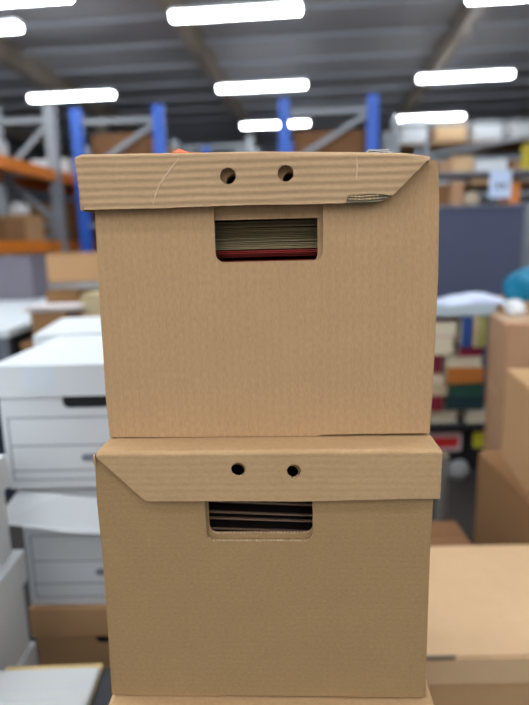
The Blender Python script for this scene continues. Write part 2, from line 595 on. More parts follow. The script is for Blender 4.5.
labs = ['thick block of dark folders lowest in the lower hand hole', 'maroon folder low in the lower hand hole', 'buff edged folder in the middle of the lower hand hole',
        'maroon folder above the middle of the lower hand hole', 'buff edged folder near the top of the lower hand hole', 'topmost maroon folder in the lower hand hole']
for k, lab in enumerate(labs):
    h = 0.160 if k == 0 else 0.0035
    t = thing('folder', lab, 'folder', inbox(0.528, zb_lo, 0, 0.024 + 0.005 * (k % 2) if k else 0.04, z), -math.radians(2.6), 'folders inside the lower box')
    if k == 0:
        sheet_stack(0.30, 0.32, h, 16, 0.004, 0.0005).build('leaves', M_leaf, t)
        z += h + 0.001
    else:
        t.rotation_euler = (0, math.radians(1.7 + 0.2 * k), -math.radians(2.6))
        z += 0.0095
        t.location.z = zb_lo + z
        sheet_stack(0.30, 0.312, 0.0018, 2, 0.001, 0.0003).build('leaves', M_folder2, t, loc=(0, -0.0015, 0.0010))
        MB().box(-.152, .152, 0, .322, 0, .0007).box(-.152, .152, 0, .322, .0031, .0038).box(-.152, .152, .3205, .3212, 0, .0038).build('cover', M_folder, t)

# scraps lying on the upper lid
p = inbox(0.56, zb_up, -.068, .004, .2868)
o = MB().add([(-.016, 0, 0), (.012, .004, -.0004), (.006, .03, .0), (-.014, .03, .008), (-.016, 0, .0012), (.012, .004, .0008), (.006, .03, .0014), (-.014, .03, .0092)],
             [(0, 1, 2, 3), (4, 7, 6, 5), (0, 4, 5, 1), (1, 5, 6, 2), (2, 6, 7, 3), (3, 7, 4, 0)]).build('paper_tag', mat('orange_paper', (235, 96, 26), 0.6), loc=p)
tag(o, 'orange paper tag with a curled corner on the upper box lid', 'tag')
p = inbox(0.56, zb_up, .117, .01, .2815)
o = sheet_stack(0.020, 0.03, 0.005, 3, 0.004, 0.0006).build('paper_slip', M_paper, loc=p)
tag(o, 'small white paper slips on the right of the upper box lid', 'paper')


# ------------------------------------------------------------------ white storage boxes at the left
def storage_box(label, cx, y, zb, w_, d_, h_, rz=0.0, lid=True, m=M_white, lidh=0.068, prints=True, cat='box', group=None, lid_rot=None, slot_x=0.02, name='storage_box', me=None):
    """(cx, y) middle of the front foot edge; lid over a body with a hand slot and printed panel"""
    t = thing(name, label, cat, (cx, y, zb), rz, group)
    hb = h_ - 0.004
    e = me or M_whiteedge
    hs = slot(slot_x - 0.05, slot_x + 0.05, hb - 0.092, hb - 0.066, 0.012)
    body = panel([(-w_ / 2, 0), (w_ / 2, 0), (w_ / 2, hb), (-w_ / 2, hb)], [hs], 0, 0.004)
    body.box(-w_ / 2, -w_ / 2 + 0.004, 0.004, d_ - 0.004, 0, hb).box(w_ / 2 - 0.004, w_ / 2, 0.004, d_ - 0.004, 0, hb)
    body.box(-w_ / 2, w_ / 2, d_ - 0.004, d_, 0, hb).box(-w_ / 2 + 0.004, w_ / 2 - 0.004, 0.004, d_ - 0.004, 0, 0.004)
    body.build('body', [m, e], t)
    MB().box(slot_x - 0.058, slot_x + 0.058, 0.0045, 0.0065, hb - 0.100, hb - 0.060).build('slot_dark_sheet', M_black, t)  # black sheet behind the slot stands in for the unlit inside
    if prints:
        pr = MB()
        for zz in (hb - 0.112, hb - 0.175, hb - 0.232):
            if zz > 0.02:
                pr.box(-w_ / 2 + 0.012, w_ / 2 - 0.012, -0.0006, 0, zz - 0.0013, zz + 0.0013)
        pr.box(-w_ / 2 + 0.012, -w_ / 2 + 0.0145, -0.0006, 0, 0.02, hb - 0.112)
        pr.box(w_ / 2 - 0.0145, w_ / 2 - 0.012, -0.0006, 0, 0.02, hb - 0.112)
        pr.box(-w_ / 2 + 0.012, w_ / 2 - 0.012, -0.0006, 0, 0.019, 0.0215)
        pr.build('printed_panel', M_line, t)
        sl = panel(slot(-0.005, 0.085, max(hb - 0.212, 0.03), max(hb - 0.196, 0.046), 0.008, 0.008), [], -0.0012, 0)
        sl.build('printed_oval', [M_line, M_line], t)
    if lid:
        ow = 0.008
        l = MB()
        l.box(-w_ / 2 - ow, w_ / 2 + ow, -ow, d_ + ow, h_ - 0.004, h_)
        l.box(-w_ / 2 - ow, w_ / 2 + ow, -ow, -ow + 0.004, h_ - lidh, h_ - 0.004)
        l.box(-w_ / 2 - ow, w_ / 2 + ow, d_ + ow - 0.004, d_ + ow, h_ - lidh, h_ - 0.004)
        l.box(-w_ / 2 - ow, -w_ / 2 - ow + 0.004, -ow + 0.004, d_ + ow - 0.004, h_ - lidh, h_ - 0.004)
        l.box(w_ / 2 + ow - 0.004, w_ / 2 + ow, -ow + 0.004, d_ + ow - 0.004, h_ - lidh, h_ - 0.004)
        lo = l.build('lid', m, t)
        return t, lo
    return t, None


YL = 1.15
xL = atY(2, 430, YL).x
W = 0.34
cxl = xL + W / 2
ztop = atY(30, 365, YL).z
zmid = atY(60, 489, YL).z
zlow = atY(60, 609, YL).z
YAW = -math.radians(1)
t, l = storage_box('white lidded storage box on top of the stack at the left', cxl, YL, zmid + 0.002, W, 0.38, ztop - zmid - 0.002, YAW, group='white storage boxes at the left', slot_x=0.015)
MB().box(-0.11, -0.045, -0.009, -0.0082, ztop - zmid - 0.055, ztop - zmid - 0.004).build('clear_tape', mat('white_tape', (206, 214, 222), 0.3), l)
t, l = storage_box('white storage box with a crooked half-open lid in the middle of the left stack', cxl + 0.004, YL + 0.012, zlow + 0.002, W - 0.02, 0.37, zmid - zlow - 0.004, YAW, lid=False, group='white storage boxes at the left', slot_x=-0.02)
# its crooked lid: the front flap stands out
hh = zmid - zlow - 0.004
lid2 = MB().add([(-.165, -.004, hh - .004), (.165, -.004, hh - .004), (.165, .37, hh - .004), (-.165, .37, hh - .004)], [(0, 1, 2, 3)])
fl = [(-.158, -.002, hh - .002), (-.06, -.012, hh - .012), (.175, -.012, hh - .036), (.168, -.048, hh - .092), (-.02, -.060, hh - .078), (-.198, -.052, hh - .056)]
vs = fl + [(a, b + .003, c - .002) for a, b, c in fl]
k = len(fl)
lid2.add(vs, [tuple(range(k)), tuple(range(k, 2 * k))[::-1]] + [(i, (i + 1) % k, k + (i + 1) % k, k + i) for i in range(k)])
lid2.build('lid', M_white, t)
storage_box('brown lidded storage box on the floor under the white ones', cxl + 0.008, YL + 0.005, 0.0, W - 0.025, 0.37, zlow, YAW, m=M_tan, me=M_tan, prints=False, slot_x=0.03, lidh=0.07, group='boxes at the left')
# a second pair behind
yb = 1.60
a = atZ(70, 315, ztop)
a = atZ(33, 335, ztop); b = atZ(70, 313, ztop)
rb = -math.atan2(b.x - a.x, b.y - a.y)
xb_ = a.x + (yb - a.y) / (b.y - a.y) * (b.x - a.x) + W / 2 + 0.008
storage_box('white lidded storage box behind the top one of the left stack', xb_, yb, ztop - 0.27, W, 0.38, 0.268, rb, group='white storage boxes at the left')
storage_box('white storage box under the one behind the left stack', xb_, yb, ztop - 0.54, W, 0.38, 0.268, rb, group='white storage boxes at the left')
storage_box('white storage box on the floor behind the left stack', xb_, yb, 0, W, 0.38, ztop - 0.542, rb, group='boxes at the left')
# column at the very left edge
t, l = storage_box('white storage box cut by the left edge of the view, upper one', -0.700, 0.705, 0.444, 0.32, 0.37, 0.210, 0, group='white storage boxes at the left edge')
t, l = storage_box('white storage box cut by the left edge of the view, lower one', -0.685, 0.705, 0.221, 0.32, 0.37, 0.220, 0, group='white storage boxes at the left edge')
storage_box('white storage box on the floor under the left edge pair', -0.685, 0.705, 0.0, 0.32, 0.37, 0.220, 0, group='white storage boxes at the left edge')

# dark crate with a stack of papers
ct = thing('plastic_crate', 'dark grey plastic crate on the floor under printed papers', 'crate', (-0.345, 0.55, 0))
MB().box(-.10, .10, .01, .37, 0, .25).build('body', M_dark, ct, 0.008)
MB().box(-.11, .11, 0, .38, .25, .285).build('lid', M_dark, ct, 0.006)
for s in (-1, 1):
    MB().box(s * .10 - .003, s * .10 + .003, .14, .24, .17, .23).build('handle', M_dark, ct, 0.002)
tag(MB().box(-.10, .080, 0, .372, 0, .010).build('folder', M_manila, None, 0.001, loc=(-.392, .55, .286), rot=(0, 0, .015)), 'manila folder under the printed papers on the dark crate', 'folder')
pt = sheet_stack(.185, .355, .012, 9, .003, .0003).build('paper_stack', M_paper, None, loc=(-.405, .542, .2965), rot=(0, 0, .015))
tag(pt, 'stack of white printed sheets on the dark crate at the bottom left', 'papers')
pr = MB()
for k in range(13):
    pr.box(-.082, .075 - .03 * (k % 3 == 2), .02 + .024 * k, .0225 + .024 * k, .0120, .0122)
pr.build('printed_lines', mat('faint_print', (208, 212, 218), 0.8), pt)


# ------------------------------------------------------------------ closed cartons
def carton(label, c, w_, d_, h_, rz=0.0, m=M_tan, tape=True, name='carton', group=None, cat='box'):
    """c = middle of the front foot edge"""
    t = thing(name, label, cat, c, rz, group)
    MB().box(-w_ / 2, w_ / 2, 0, d_, 0, h_ - 0.005).build('body', m, t, 0.004)
    for s in (-1, 1):
        y0, y1 = (0.001, d_ / 2 - 0.0012) if s < 0 else (d_ / 2 + 0.0012, d_ - 0.001)
        MB().box(-w_ / 2 + 0.001, w_ / 2 - 0.001, y0, y1, h_ - 0.005, h_ - 0.0006).build('flap', m, t, 0.0012)
    if tape:
        MB().box(-w_ / 2 + 0.0005, w_ / 2 - 0.0005, d_ / 2 - 0.024, d_ / 2 + 0.024, h_ - 0.0006, h_).build('tape', M_cleartape, t)
    return t


# lidded box at the bottom right
DZ = 0.292
fl_ = atZ(430, 660, DZ)
t = thing('lidded_carton', 'large brown lidded box on the floor at the bottom right', 'box', (0.47, fl_.y + 0.004, 0), -math.radians(0.5))
MB().box(-.29, .29, .006, .388, 0, DZ - .006).build('body', M_tan, t, 0.004)
MB().box(-.298, .298, 0, .394, DZ - .062, DZ).build('lid', cardboard('kraft_lid_pale', (204, 170, 132), 'X', 0.008, 0.1, 0.02, 0.06, 0.05), t, 0.004)
MB().box(-.235, -.125, -.0012, -.0002, DZ - .005, DZ - .002).build('tape', M_tape, t)
MB().box(-.235, -.125, -.0006, .006, DZ + .0001, DZ + .0007).build('tape', M_tape, t)

# the stack at the right edge
carton('brown carton on the floor at the right edge, under another carton', (0.69 + 0.20, 1.335, 0), 0.40, 0.41, 0.374, -math.radians(1), M_tan3, tape=False, group='cartons at the right')
carton('brown carton on top of the floor carton at the right edge', (0.685 + 0.19, 1.345, 0.376), 0.36, 0.33, 0.288, -math.radians(9), M_tan, tape=False, group='cartons at the right')
a = atY(500, 325, 1.98)
carton('pinkish brown carton behind the right edge cartons, upper one', (a.x + 0.232, 1.98 - 0.045, 0.47), 0.42, 0.36, a.z - 0.47, -math.radians(13), M_tan2, group='cartons at the right')
carton('pinkish brown carton standing on the floor behind the right edge cartons', (a.x + 0.232, 1.98 - 0.045, 0.0), 0.42, 0.36, 0.468, -math.radians(13), M_tan2, group='cartons at the right')
a = atZ(430, 521, 0.25)
carton('low brown carton on the floor behind the large lidded box', (0.40, 1.36, 0), 0.30, a.y - 1.36, 0.25, 0, M_brown, tape=False, group='cartons at the right')
o = MB().box(-.02, .02, .0, .02, 0, .42).build('metal_leg', M_galv)
bpy.data.objects.remove(o)

# carton pair behind with the teal bag
carton('brown carton on the floor under the teal bag carton', (1.345, 2.48, 0), 0.40, 0.40, 0.40, -math.radians(4), M_tan3, group='cartons at the right')
carton('brown carton carrying the teal bag', (1.345, 2.48, 0.402), 0.40, 0.40, atY(515, 304, 2.5).z - 0.402, -math.radians(4), M_tan, group='cartons at the right')


def lump(name, m, c, rx, ry, rz, label, cat, seed, amp=0.25, sub=3):
    bm = bmesh.new()
    bmesh.ops.create_icosphere(bm, subdivisions=sub, radius=1.0)
    rnd = random.Random(seed)
    ks = [(Vector((rnd.uniform(-1, 1), rnd.uniform(-1, 1), rnd.uniform(-1, 1))) * 3.2, rnd.uniform(0, 6)) for _ in range(7)]
    for v in bm.verts:
        d = sum(math.sin(v.co.dot(k) + p) for k, p in ks) / 7
        q = v.co * (1 + amp * d)
        v.co = Vector((q.x * rx, q.y * ry, max(q.z, -0.55) * rz + 0.55 * rz))
    me = bpy.data.meshes.new(name)
    bm.to_mesh(me)
    bm.free()
    for p in me.polygons:
        p.use_smooth = True
    return tag(link(me, name, m, None, c), label, cat)


lump('plastic_bag', M_teal, (1.25, 2.63, atY(515, 304, 2.5).z + .001), 0.13, 0.11, 0.105, 'crumpled teal plastic bag on a carton at the right edge', 'bag', 3, 0.5)
a = atY(518, 311, 2.2)
lump('crumpled_paper', M_paper, (a.x + 0.01, 2.25, 0.4705 + (atY(500, 325, 1.98).z - 0.47)), 0.045, 0.04, 0.036, 'crumpled white paper on the pinkish brown carton', 'paper', 5, 0.5)

# ------------------------------------------------------------------ low bench with piled books
BY = 2.44
zsh = atY(460, 426, BY).z
x0b = 0.42
x1b = atY(511, 426, BY).x
bt = thing('low_bench', 'low dark bench carrying piles of books at the right', 'bench', (0, BY, 0), 0)
MB().box(x0b, x1b, 0, .40, zsh - .03, zsh).build('bench_top', M_black, bt, 0.003)
for x in (x0b + .02, x1b - .02):
    for y in (.02, .38):
        MB().box(x - .015, x + .015, y - .015, y + .015, 0, zsh - .03).build('leg', M_black, bt)


def book(label, x0, x1, z0, z1, mcol, y=BY + 0.02, d_=0.24, rz=0.0, pages=None, name='book', spine='front'):
    w_, h_ = x1 - x0, z1 - z0
    t = thing(name, label, 'book', ((x0 + x1) / 2, y, z0), rz, 'books piled on the low bench')
    c = min(0.004, h_ * 0.15)
    cv = MB().box(-w_ / 2, w_ / 2, 0, d_, 0, c).box(-w_ / 2, w_ / 2, 0, d_, h_ - c, h_)
    if spine == 'front':
        cv.box(-w_ / 2, w_ / 2, 0, c, c, h_ - c)
        MB().box(-w_ / 2 + .004, w_ / 2 - .004, c, d_ - .004, c, h_ - c).build('pages', pages or M_pages, t)
    else:
        cv.box(-w_ / 2, w_ / 2, d_ - c, d_, c, h_ - c)
        MB().box(-w_ / 2 + .004, w_ / 2 - .004, .004, d_ - c, c, h_ - c).build('pages', pages or M_pages, t)
    cv.build('cover', mcol, t)
    return t


bc = lambda n_, c: mat('book_' + n_, c, 0.6, var=0.05)


def pile(col):
    """col: list of (px x0, x1, y_top, colour, label, spine) from the bottom up"""
    z = zsh + 0.0005
    for x0, x1, yt, c, lab, sp in col:
        zt = atY((x0 + x1) / 2, yt, BY).z
        book(lab, atY(x0, yt, BY).x, atY(x1, yt, BY).x, z, zt - 0.001, c, rz=random.uniform(-.02, .02), spine=sp, y=BY + 0.03 + random.uniform(0, .02))
        z = zt - 0.0004


pile([(421, 462, 413, bc('white', (206, 202, 190)), 'white book lowest in the left pile on the bench', 'back'),
      (418, 445, 398, bc('crimson', (130, 30, 52)), 'crimson book above the white one in the left pile', 'front'),
      (418, 450, 387, bc('cream', (196, 176, 146)), 'cream book in the middle of the left pile', 'front'),
      (418, 448, 376, bc('cream2', (184, 160, 128)), 'buff book in the middle of the left pile', 'back'),
      (418, 446, 357, bc('crimson2', (112, 22, 46)), 'dark crimson book under the cream stack in the left pile', 'front'),
      (418, 458, 338, bc('cream3', (190, 172, 148)), 'thick cream book near the top of the left pile', 'back'),
      (418, 461, 323, bc('pink', (206, 176, 178)), 'pale pink book on top of the left pile', 'back')])
pile([(471, 497, 412, bc('white2', (204, 198, 184)), 'white book lowest in the right pile on the bench', 'back'),
      (449, 488, 398, bc('darkgreen', (24, 56, 62)), 'dark blue green book above the white one in the right pile', 'front'),
      (450, 487, 385, bc('green', (36, 84, 70)), 'dark green book in the right pile', 'front'),
      (450, 487, 369, bc('orange', (190, 116, 50)), 'orange brown book in the right pile', 'front'),
      (449, 486, 358, bc('white3', (208, 200, 176)), 'cream white book above the orange one in the right pile', 'back'),
      (462, 486, 348, bc('crimson3', (132, 24, 56)), 'crimson book near the top of the right pile', 'front')])
z = atY(475, 348, BY).z
x0, x1 = atY(464, 320, BY).x, atY(475, 320, BY).x
book('blue book standing on top of the right pile', x0, x1 - .001, z, atY(470, 318, BY).z, bc('blue', (28, 66, 128)), d_=0.2)
x0, x1 = atY(476, 320, BY).x, atY(481, 320, BY).x
book('pale tan folder standing beside the blue book', x0, x1 - .001, z, atY(478, 317, BY).z, bc('tan', (186, 166, 130)), d_=0.2)
x0, x1 = atY(481, 320, BY).x, atY(489, 320, BY).x
book('olive green folder standing at the end of the right pile', x0 + .0005, x1, z, atY(485, 318, BY).z, bc('olive', (150, 146, 84)), d_=0.2)
# board of papers and a cloth on top of the piles
zt = atY(440, 318, BY).z
za = max(atY(470, 318, BY).z, atY(440, 323, BY).z, atY(485, 317, BY).z) + 0.004
o = MB().box(0.60, 1.03, 0, .26, 0, .044).build('folder', mat('grey_folder', (172, 184, 190), 0.7), None, 0.003, loc=(0, BY + .02, za))
tag(o, 'flat grey folder lying across both book piles', 'folder')
g = MB()
nx, ny = 26, 12
vs = []
for i in range(nx + 1):
    for j in range(ny + 1):
        x = 0.56 + 0.53 * i / nx
        y = 0.0 + 0.26 * j / ny
        e = min(i, nx - i) / nx * 2
        zz = 0.010 + 0.042 * math.sin(math.pi * min(1, e + 0.05)) ** 0.8 * (0.75 + 0.25 * math.sin(i * 0.7 + j * 0.5)) + 0.006 * math.sin(i * 1.7 + j * 1.1)
        zz *= (0.35 + 0.65 * math.sin(math.pi * (j + .8) / (ny + 1.6)))
        vs.append((x, y, zz))
k = len(vs)
vs += [(x, y, 0.0005) for x, y, zz in vs]
fs = []
for i in range(nx):
    for j in range(ny):
        q = (i * (ny + 1) + j, (i + 1) * (ny + 1) + j, (i + 1) * (ny + 1) + j + 1, i * (ny + 1) + j + 1)
        fs += [q, tuple(a + k for a in q[::-1])]
edge = [i * (ny + 1) for i in range(nx + 1)] + [nx * (ny + 1) + j for j in range(1, ny + 1)] + [i * (ny + 1) + ny for i in range(nx - 1, -1, -1)] + [j for j in range(ny - 1, 0, -1)]
for a, b in zip(edge, edge[1:] + edge[:1]):
    fs.append((a, b, b + k, a + k))
o = g.add(vs, fs).build('cloth', M_cloth, None, loc=(0, BY + .03, za + 0.0442), smooth=True)
tag(o, 'rumpled white cloth on top of the book piles', 'cloth')


# under the bench: boxes with a red and a yellow label
def labelled(label, xa, xb, h_, m, lm, lx, lz, name='dark_carton'):
    t = thing(name, label, 'box', ((xa + xb) / 2, BY + .03, 0), 0, 'boxes under the bench')
    MB().box(-(xb - xa) / 2, (xb - xa) / 2, 0, .3, 0, h_).build('body', m, t, 0.004)
    lb = panel(slot(lx[0], lx[1], lz[0], lz[1], .012, .012), [], -.0015, 0)
    o = lb.build('label', [lm, lm], t)
    return t, o


xa, xb = atY(424, 450, BY).x, atY(466, 450, BY).x
z0, z1 = atY(448, 451, BY + .03).z, atY(448, 433, BY + .03).z
t, o = labelled('black box with a red and white label under the bench', xa, xb, min(z1 + .012, zsh - .032), M_black, mat('label_white', (214, 190, 190), 0.5), (-.075, .085), (max(z0, .01), z1))
w2 = .07
MB().box(-.075, w2, -.0022, -.0015, max(z0, .01) + .018, z1 - .02).build('red_band', mat('label_red', (206, 40, 44), 0.5), o)
xa, xb = atY(469, 450, BY).x, atY(499, 450, BY).x
z1 = atY(485, 430, BY + .03).z
t, o = labelled('black box with a yellow label under the bench', xa, xb, min(z1 + .008, zsh - .032), M_black, mat('label_yellow', (214, 206, 60), 0.5), (-.042, .058), (max(z1 - .085, .01), min(z1, zsh - .034)))
a = atZ(476, 462, 0.0)
lump('grey_bag', mat('grey_plastic', (132, 134, 136), 0.6), (0.865, 2.395, 0), .05, .05, .05, 'small grey plastic bag on the floor before the bench', 'bag', 8, 0.4)
# grey roll beside the lower lid
t = thing('paper_roll', 'grey paper roll standing behind the lower big box', 'roll', (0.345, 1.75, 0))
RB = atY(444, 478, 1.75)
t.location.x = RB.x - 0.005
rz_ = atY(444, 455, 1.75).z
ring = MB()
NR = 20
vs = []
for r_ in (.019, .009):
    for z in (0, rz_):
        vs += [(r_ * math.cos(2 * math.pi * k / NR), r_ * math.sin(2 * math.pi * k / NR), z) for k in range(NR)]
fs = []
for k in range(NR):
    q = (k + 1) % NR
    fs += [(k, q, NR + q, NR + k), (2 * NR + k, 3 * NR + k, 3 * NR + q, 2 * NR + q), (NR + k, NR + q, 3 * NR + q, 3 * NR + k), (k, 2 * NR + k, 2 * NR + q, q)]
ring.add(vs, fs).build('wound_paper', mat('grey_paper', (112, 110, 106), 0.8), t)
MB().tube([(0, 0, 0), (0, 0, rz_ + .01)], .008, 12).build('core', M_tan3, t)

# ------------------------------------------------------------------ navy partition
PY = 3.45
zt = atY(480, 207, PY).z
px1 = atY(523, 230, PY).x
t = thing('partition_screen', 'navy fabric partition screen behind the book piles', 'partition', (px1 - 0.85, PY, 0), -math.radians(2))
MB().box(-.83, .83, -.015, .015, .06, zt - .02).build('fabric_panel', M_navy, t, 0.004)
MB().box(-.85, .85, -.02, .02, zt - .02, zt).build('frame_rail', M_navy, t, 0.003)
MB().box(-.85, .85, -.02, .02, .04, .06).build('frame_rail', M_alu, t, 0.003)
for s in (-1, 1):
    MB().box(s * .84 - .01, s * .84 + .01, -.02, .02, .02, zt - .02).build('frame_post', M_alu, t, 0.003)
    MB().box(s * .7 - .02, s * .7 + .02, -.2, .2, 0, .04).build('foot', M_alu, t, 0.003)
# pale cabinet at its right end
t = thing('cabinet', 'pale grey cabinet at the right end of the navy partition', 'cabinet', (px1 + .30, PY - .10, 0), -HALL_YAW)
cz = atY(526, 203, PY).z
MB().box(-.25, .25, 0, .45, 0, cz).build('body', mat('cabinet_grey', (168, 172, 176), 0.5), t, 0.004)
for k in range(3):
    d = MB().box(-.235, .235, -.012, 0, .04 + k * (cz - .06) / 3, .02 + (k + 1) * (cz - .06) / 3).build('drawer', mat('cabinet_front', (186, 184, 178), 0.5), t, 0.003)
    MB().box(-.06, .06, -.03, -.012, .10 + k * (cz - .06) / 3, .115 + k * (cz - .06) / 3).build('handle', M_alu, d)


# ------------------------------------------------------------------ pallet racks
def rack(label, u0, u1, vs_, h_, levels, mp, mbm, deck=True):
    t = thing('pallet_rack', label, 'rack', hall(u0, vs_[0]), -HALL_YAW, 'pallet racks')
    wd = u1 - u0
    for v in vs_:
        y = v - vs_[0]
        for x in (0, wd):
            MB().box(x - .06, x + .06, y - .04, y + .04, 0, h_).build('upright', mp, t, 0.004)
        zs = sorted(h_ - 0.14 - k * 0.55 for k in range(int((h_ - .3) / .55) + 1))
        for k, z in enumerate(zs):
            MB().bar((.04, y, z), (wd - .04, y, z), .03, .05).build('brace', M_galv, t)
            if k + 1 < len(zs):
                a, b = (.04, wd - .04) if (len(zs) - k) % 2 == 0 else (wd - .04, .04)
                MB().bar((a, y + .032, z + .03), (b, y + .032, zs[k + 1] - .03), .03, .05).build('brace', M_galv, t)
    for z in levels:
        for v, v2 in zip(vs_, vs_[1:]):
            for x in (0, wd):
                MB().box(x - .025, x + .025, v - vs_[0] + .04, v2 - vs_[0] - .04, z - .12, z).build('beam', mbm, t, 0.004)
            if deck:
                MB().box(.03, wd - .03, v - vs_[0] + .05, v2 - vs_[0] - .05, z - .03, z - .005).build('deck', M_tan3, t)
    return t


a = tohall(*atY(76, 112, 6.5).xy)
b = tohall(*atY(160, 107, 6.5).xy)
z1 = atY(118, 108, 6.5).z
rack('left blue pallet rack with pale braces behind the upper box', a[0], b[0], (a[1], a[1] + 2.7), z1, (1.0, 1.9), M_blue, M_orange)
lr = (a[0], b[0], a[1])
a = tohall(*atY(284, 101, 6.4).xy)
b = tohall(*atY(372, 97, 6.4).xy)
z2 = atY(330, 98, 6.4).z
rack('right blue pallet rack with pale braces behind the upper box', a[0], b[0], (a[1], a[1] + 2.7), z2, (1.0, 1.9), M_blue, M_orange)
rr = (a[0], b[0], a[1])
a = tohall(*atY(53, 150, 6.4).xy)
rack('grey pallet rack with orange beams at the left edge', a[0] - .62, a[0], (a[1] - 2.45, a[1], a[1] + 2.45), 2.56, (1.14, 1.90), M_galv, M_orange)
orr = (a[0] - .62, a[0], a[1])


def rackbox(label, u, v, z, w_, d_, h_, m, rz=0.0, group='boxes on the racks'):
    return carton(label, hall(u, v, z), w_, d_, h_, -HALL_YAW + rz, m, group=group)


zsh_ = 1.8955
rackbox('reddish brown carton at the front of the left blue rack', lr[0] + .46, lr[2] + .12, zsh_, .74, .5, .40, M_brown)
rackbox('brown carton at the back of the left blue rack', lr[0] + .46, lr[2] + 1.1, zsh_, .7, .6, .38, M_tan3)
rackbox('large brown carton at the front of the right blue rack', rr[0] + .50, rr[2] + .12, zsh_, .82, .55, .36, M_brown)
rackbox('brown carton at the back of the right blue rack', rr[0] + .48, rr[2] + 1.2, zsh_, .7, .6, .35, M_tan3)
rackbox('brown carton low on the left blue rack', lr[0] + .46, lr[2] + .15, .9955, .7, .6, .5, M_tan3)
rackbox('brown carton low on the right blue rack', rr[0] + .46, rr[2] + .15, .9955, .7, .6, .5, M_tan3)
# on the orange rack
zo = 1.1355
rackbox('tan carton on the lower orange beam shelf, nearest the grey upright', orr[1] - .22, orr[2] - .58, zo, .30, .34, .27, M_tan)
rackbox('tan carton on the lower orange beam shelf, second from the grey upright', orr[1] - .22, orr[2] - 1.02, zo, .32, .36, .22, M_tan3)
rackbox('dark brown carton on the lower orange beam shelf, third from the grey upright', orr[1] - .25, orr[2] - 1.6, zo, .36, .46, .36, M_brown)
rackbox('brown carton beyond the grey upright on the orange rack', orr[1] - .28, orr[2] + .3, zo, .45, .5, .45, M_tan3)
rackbox('dark brown carton far along the orange rack', orr[1] - .28, orr[2] + 1.1, zo, .45, .6, .52, M_brown)
p_ = hall(orr[1] - .22, orr[2] - .42, zo + .2705)
lump('white_bag', M_paper, tuple(p_), .10, .10, .09, 'white bag on a tan carton in the orange rack', 'bag', 11, 0.3)
rackbox('white carton on the upper orange beam shelf', orr[1] - .3, orr[2] - 1.3, 1.8955, .45, .5, .16, M_whiteedge)
rackbox('grey carton on the upper orange beam shelf', orr[1] - .3, orr[2] + .5, 1.8955, .45, .5, .2, M_whiteedge)


# ------------------------------------------------------------------ cluttered tables at the left, behind the white boxes
def table(label, x0, x1, y0, y1, z, rz=0.0, m=M_table):
    t = thing('work_table', label, 'table', (x0, y0, 0), rz)
    MB().box(0, x1 - x0, 0, y1 - y0, z - .03, z).build('table_top', m, t, 0.003)
    for x in (.03, x1 - x0 - .03):
        for y in (.03, y1 - y0 - .03):
            MB().box(x - .02, x + .02, y - .02, y + .02, 0, z - .03).build('leg', M_alu, t)
    return t


TZ = 0.74
table('pale grey work table at the left edge behind the white boxes', -2.0, -1.04, 2.25, 3.95, TZ, math.radians(0))
tt = thing('drawer_unit', 'dark navy drawer unit under the pale grey table', 'cabinet', (-1.30, 2.27, 0))
MB().box(-.2, .2, .01, .5, 0, TZ - .035).build('body', mat('navy_metal', (30, 40, 60), 0.5), tt, 0.004)
for k in range(3):
    d = MB().box(-.19, .19, -.004, .01, .03 + .22 * k, .235 + .22 * k).build('drawer', mat('navy_metal', (30, 40, 60), 0.5), tt, 0.003)
    MB().box(-.05, .05, -.018, -.004, .13 + .22 * k, .145 + .22 * k).build('handle', M_alu, d)
table('long brown work table behind the left white boxes', -1.02, -0.30, 2.30, 3.30, 0.68, 0, M_tan3)


def pxbox(label, x0, x1, yt, Y, zb, d_, m, rz=0.0, group='things on the left tables'):
    a, b = atY(x0, yt, Y), atY(x1, yt, Y)
    return carton(label, ((a.x + b.x) / 2, Y, zb), b.x - a.x, d_, (a.z + b.z) / 2 - zb, rz, m, tape=False, group=group)


pxbox('grey violet box on the pale grey table at the left edge', -14, 30, 256, 3.6, TZ + .001, .3, mat('grey_violet', (112, 106, 116), 0.7))
pxbox('brown open-topped carton at the front of the brown table', 30, 66, 312, 2.32, .681, .14, M_tan3)
a = (atY(22, 312, 2.32).z + atY(62, 312, 2.32).z) / 2
o = sheet_stack(.24, .2, .018, 6, .02, .001).build('paper_stack', mat('pinkish_paper', (214, 204, 202), 0.8), None, loc=((atY(25, 312, 2.32).x + atY(78, 312, 2.32).x) / 2, 2.31, a + .0008))
tag(o, 'loose pinkish white papers on the front carton of the brown table', 'papers')
pxbox('beige carton beside the upper box on the brown table', 80, 108, 294, 2.35, .681, .2, mat('beige_board', (186, 168, 132), 0.8))
pxbox('tan carton in the middle of the brown table', 45, 78, 290, 2.62, .681, .3, M_tan3)
a = (atY(45, 290, 2.62).z + atY(78, 290, 2.62).z) / 2
bx = (atY(45, 290, 2.62).x + atY(78, 290, 2.62).x) / 2
o = sheet_stack(.27, .28, .03, 6, .015, .001).build('paper_stack', M_paper, None, loc=(bx + .07, 2.66, a + .0008))
tag(o, 'white papers on the tan carton of the brown table', 'papers')
lump('crumpled_paper', M_paper, (atY(40, 290, 2.5).x, 2.50, .681), .045, .045, .095, 'crumpled white paper beside the tan carton on the brown table', 'paper', 21, 0.3)
zz = a + .032
p1 = carton('tan carton on top of the white papers, tallest on the brown table', (bx + .06, 2.66, zz), .26, .26, (atY(65, 253, 2.66).z - zz), math.radians(8), M_tan, tape=False, group='things on the left tables')

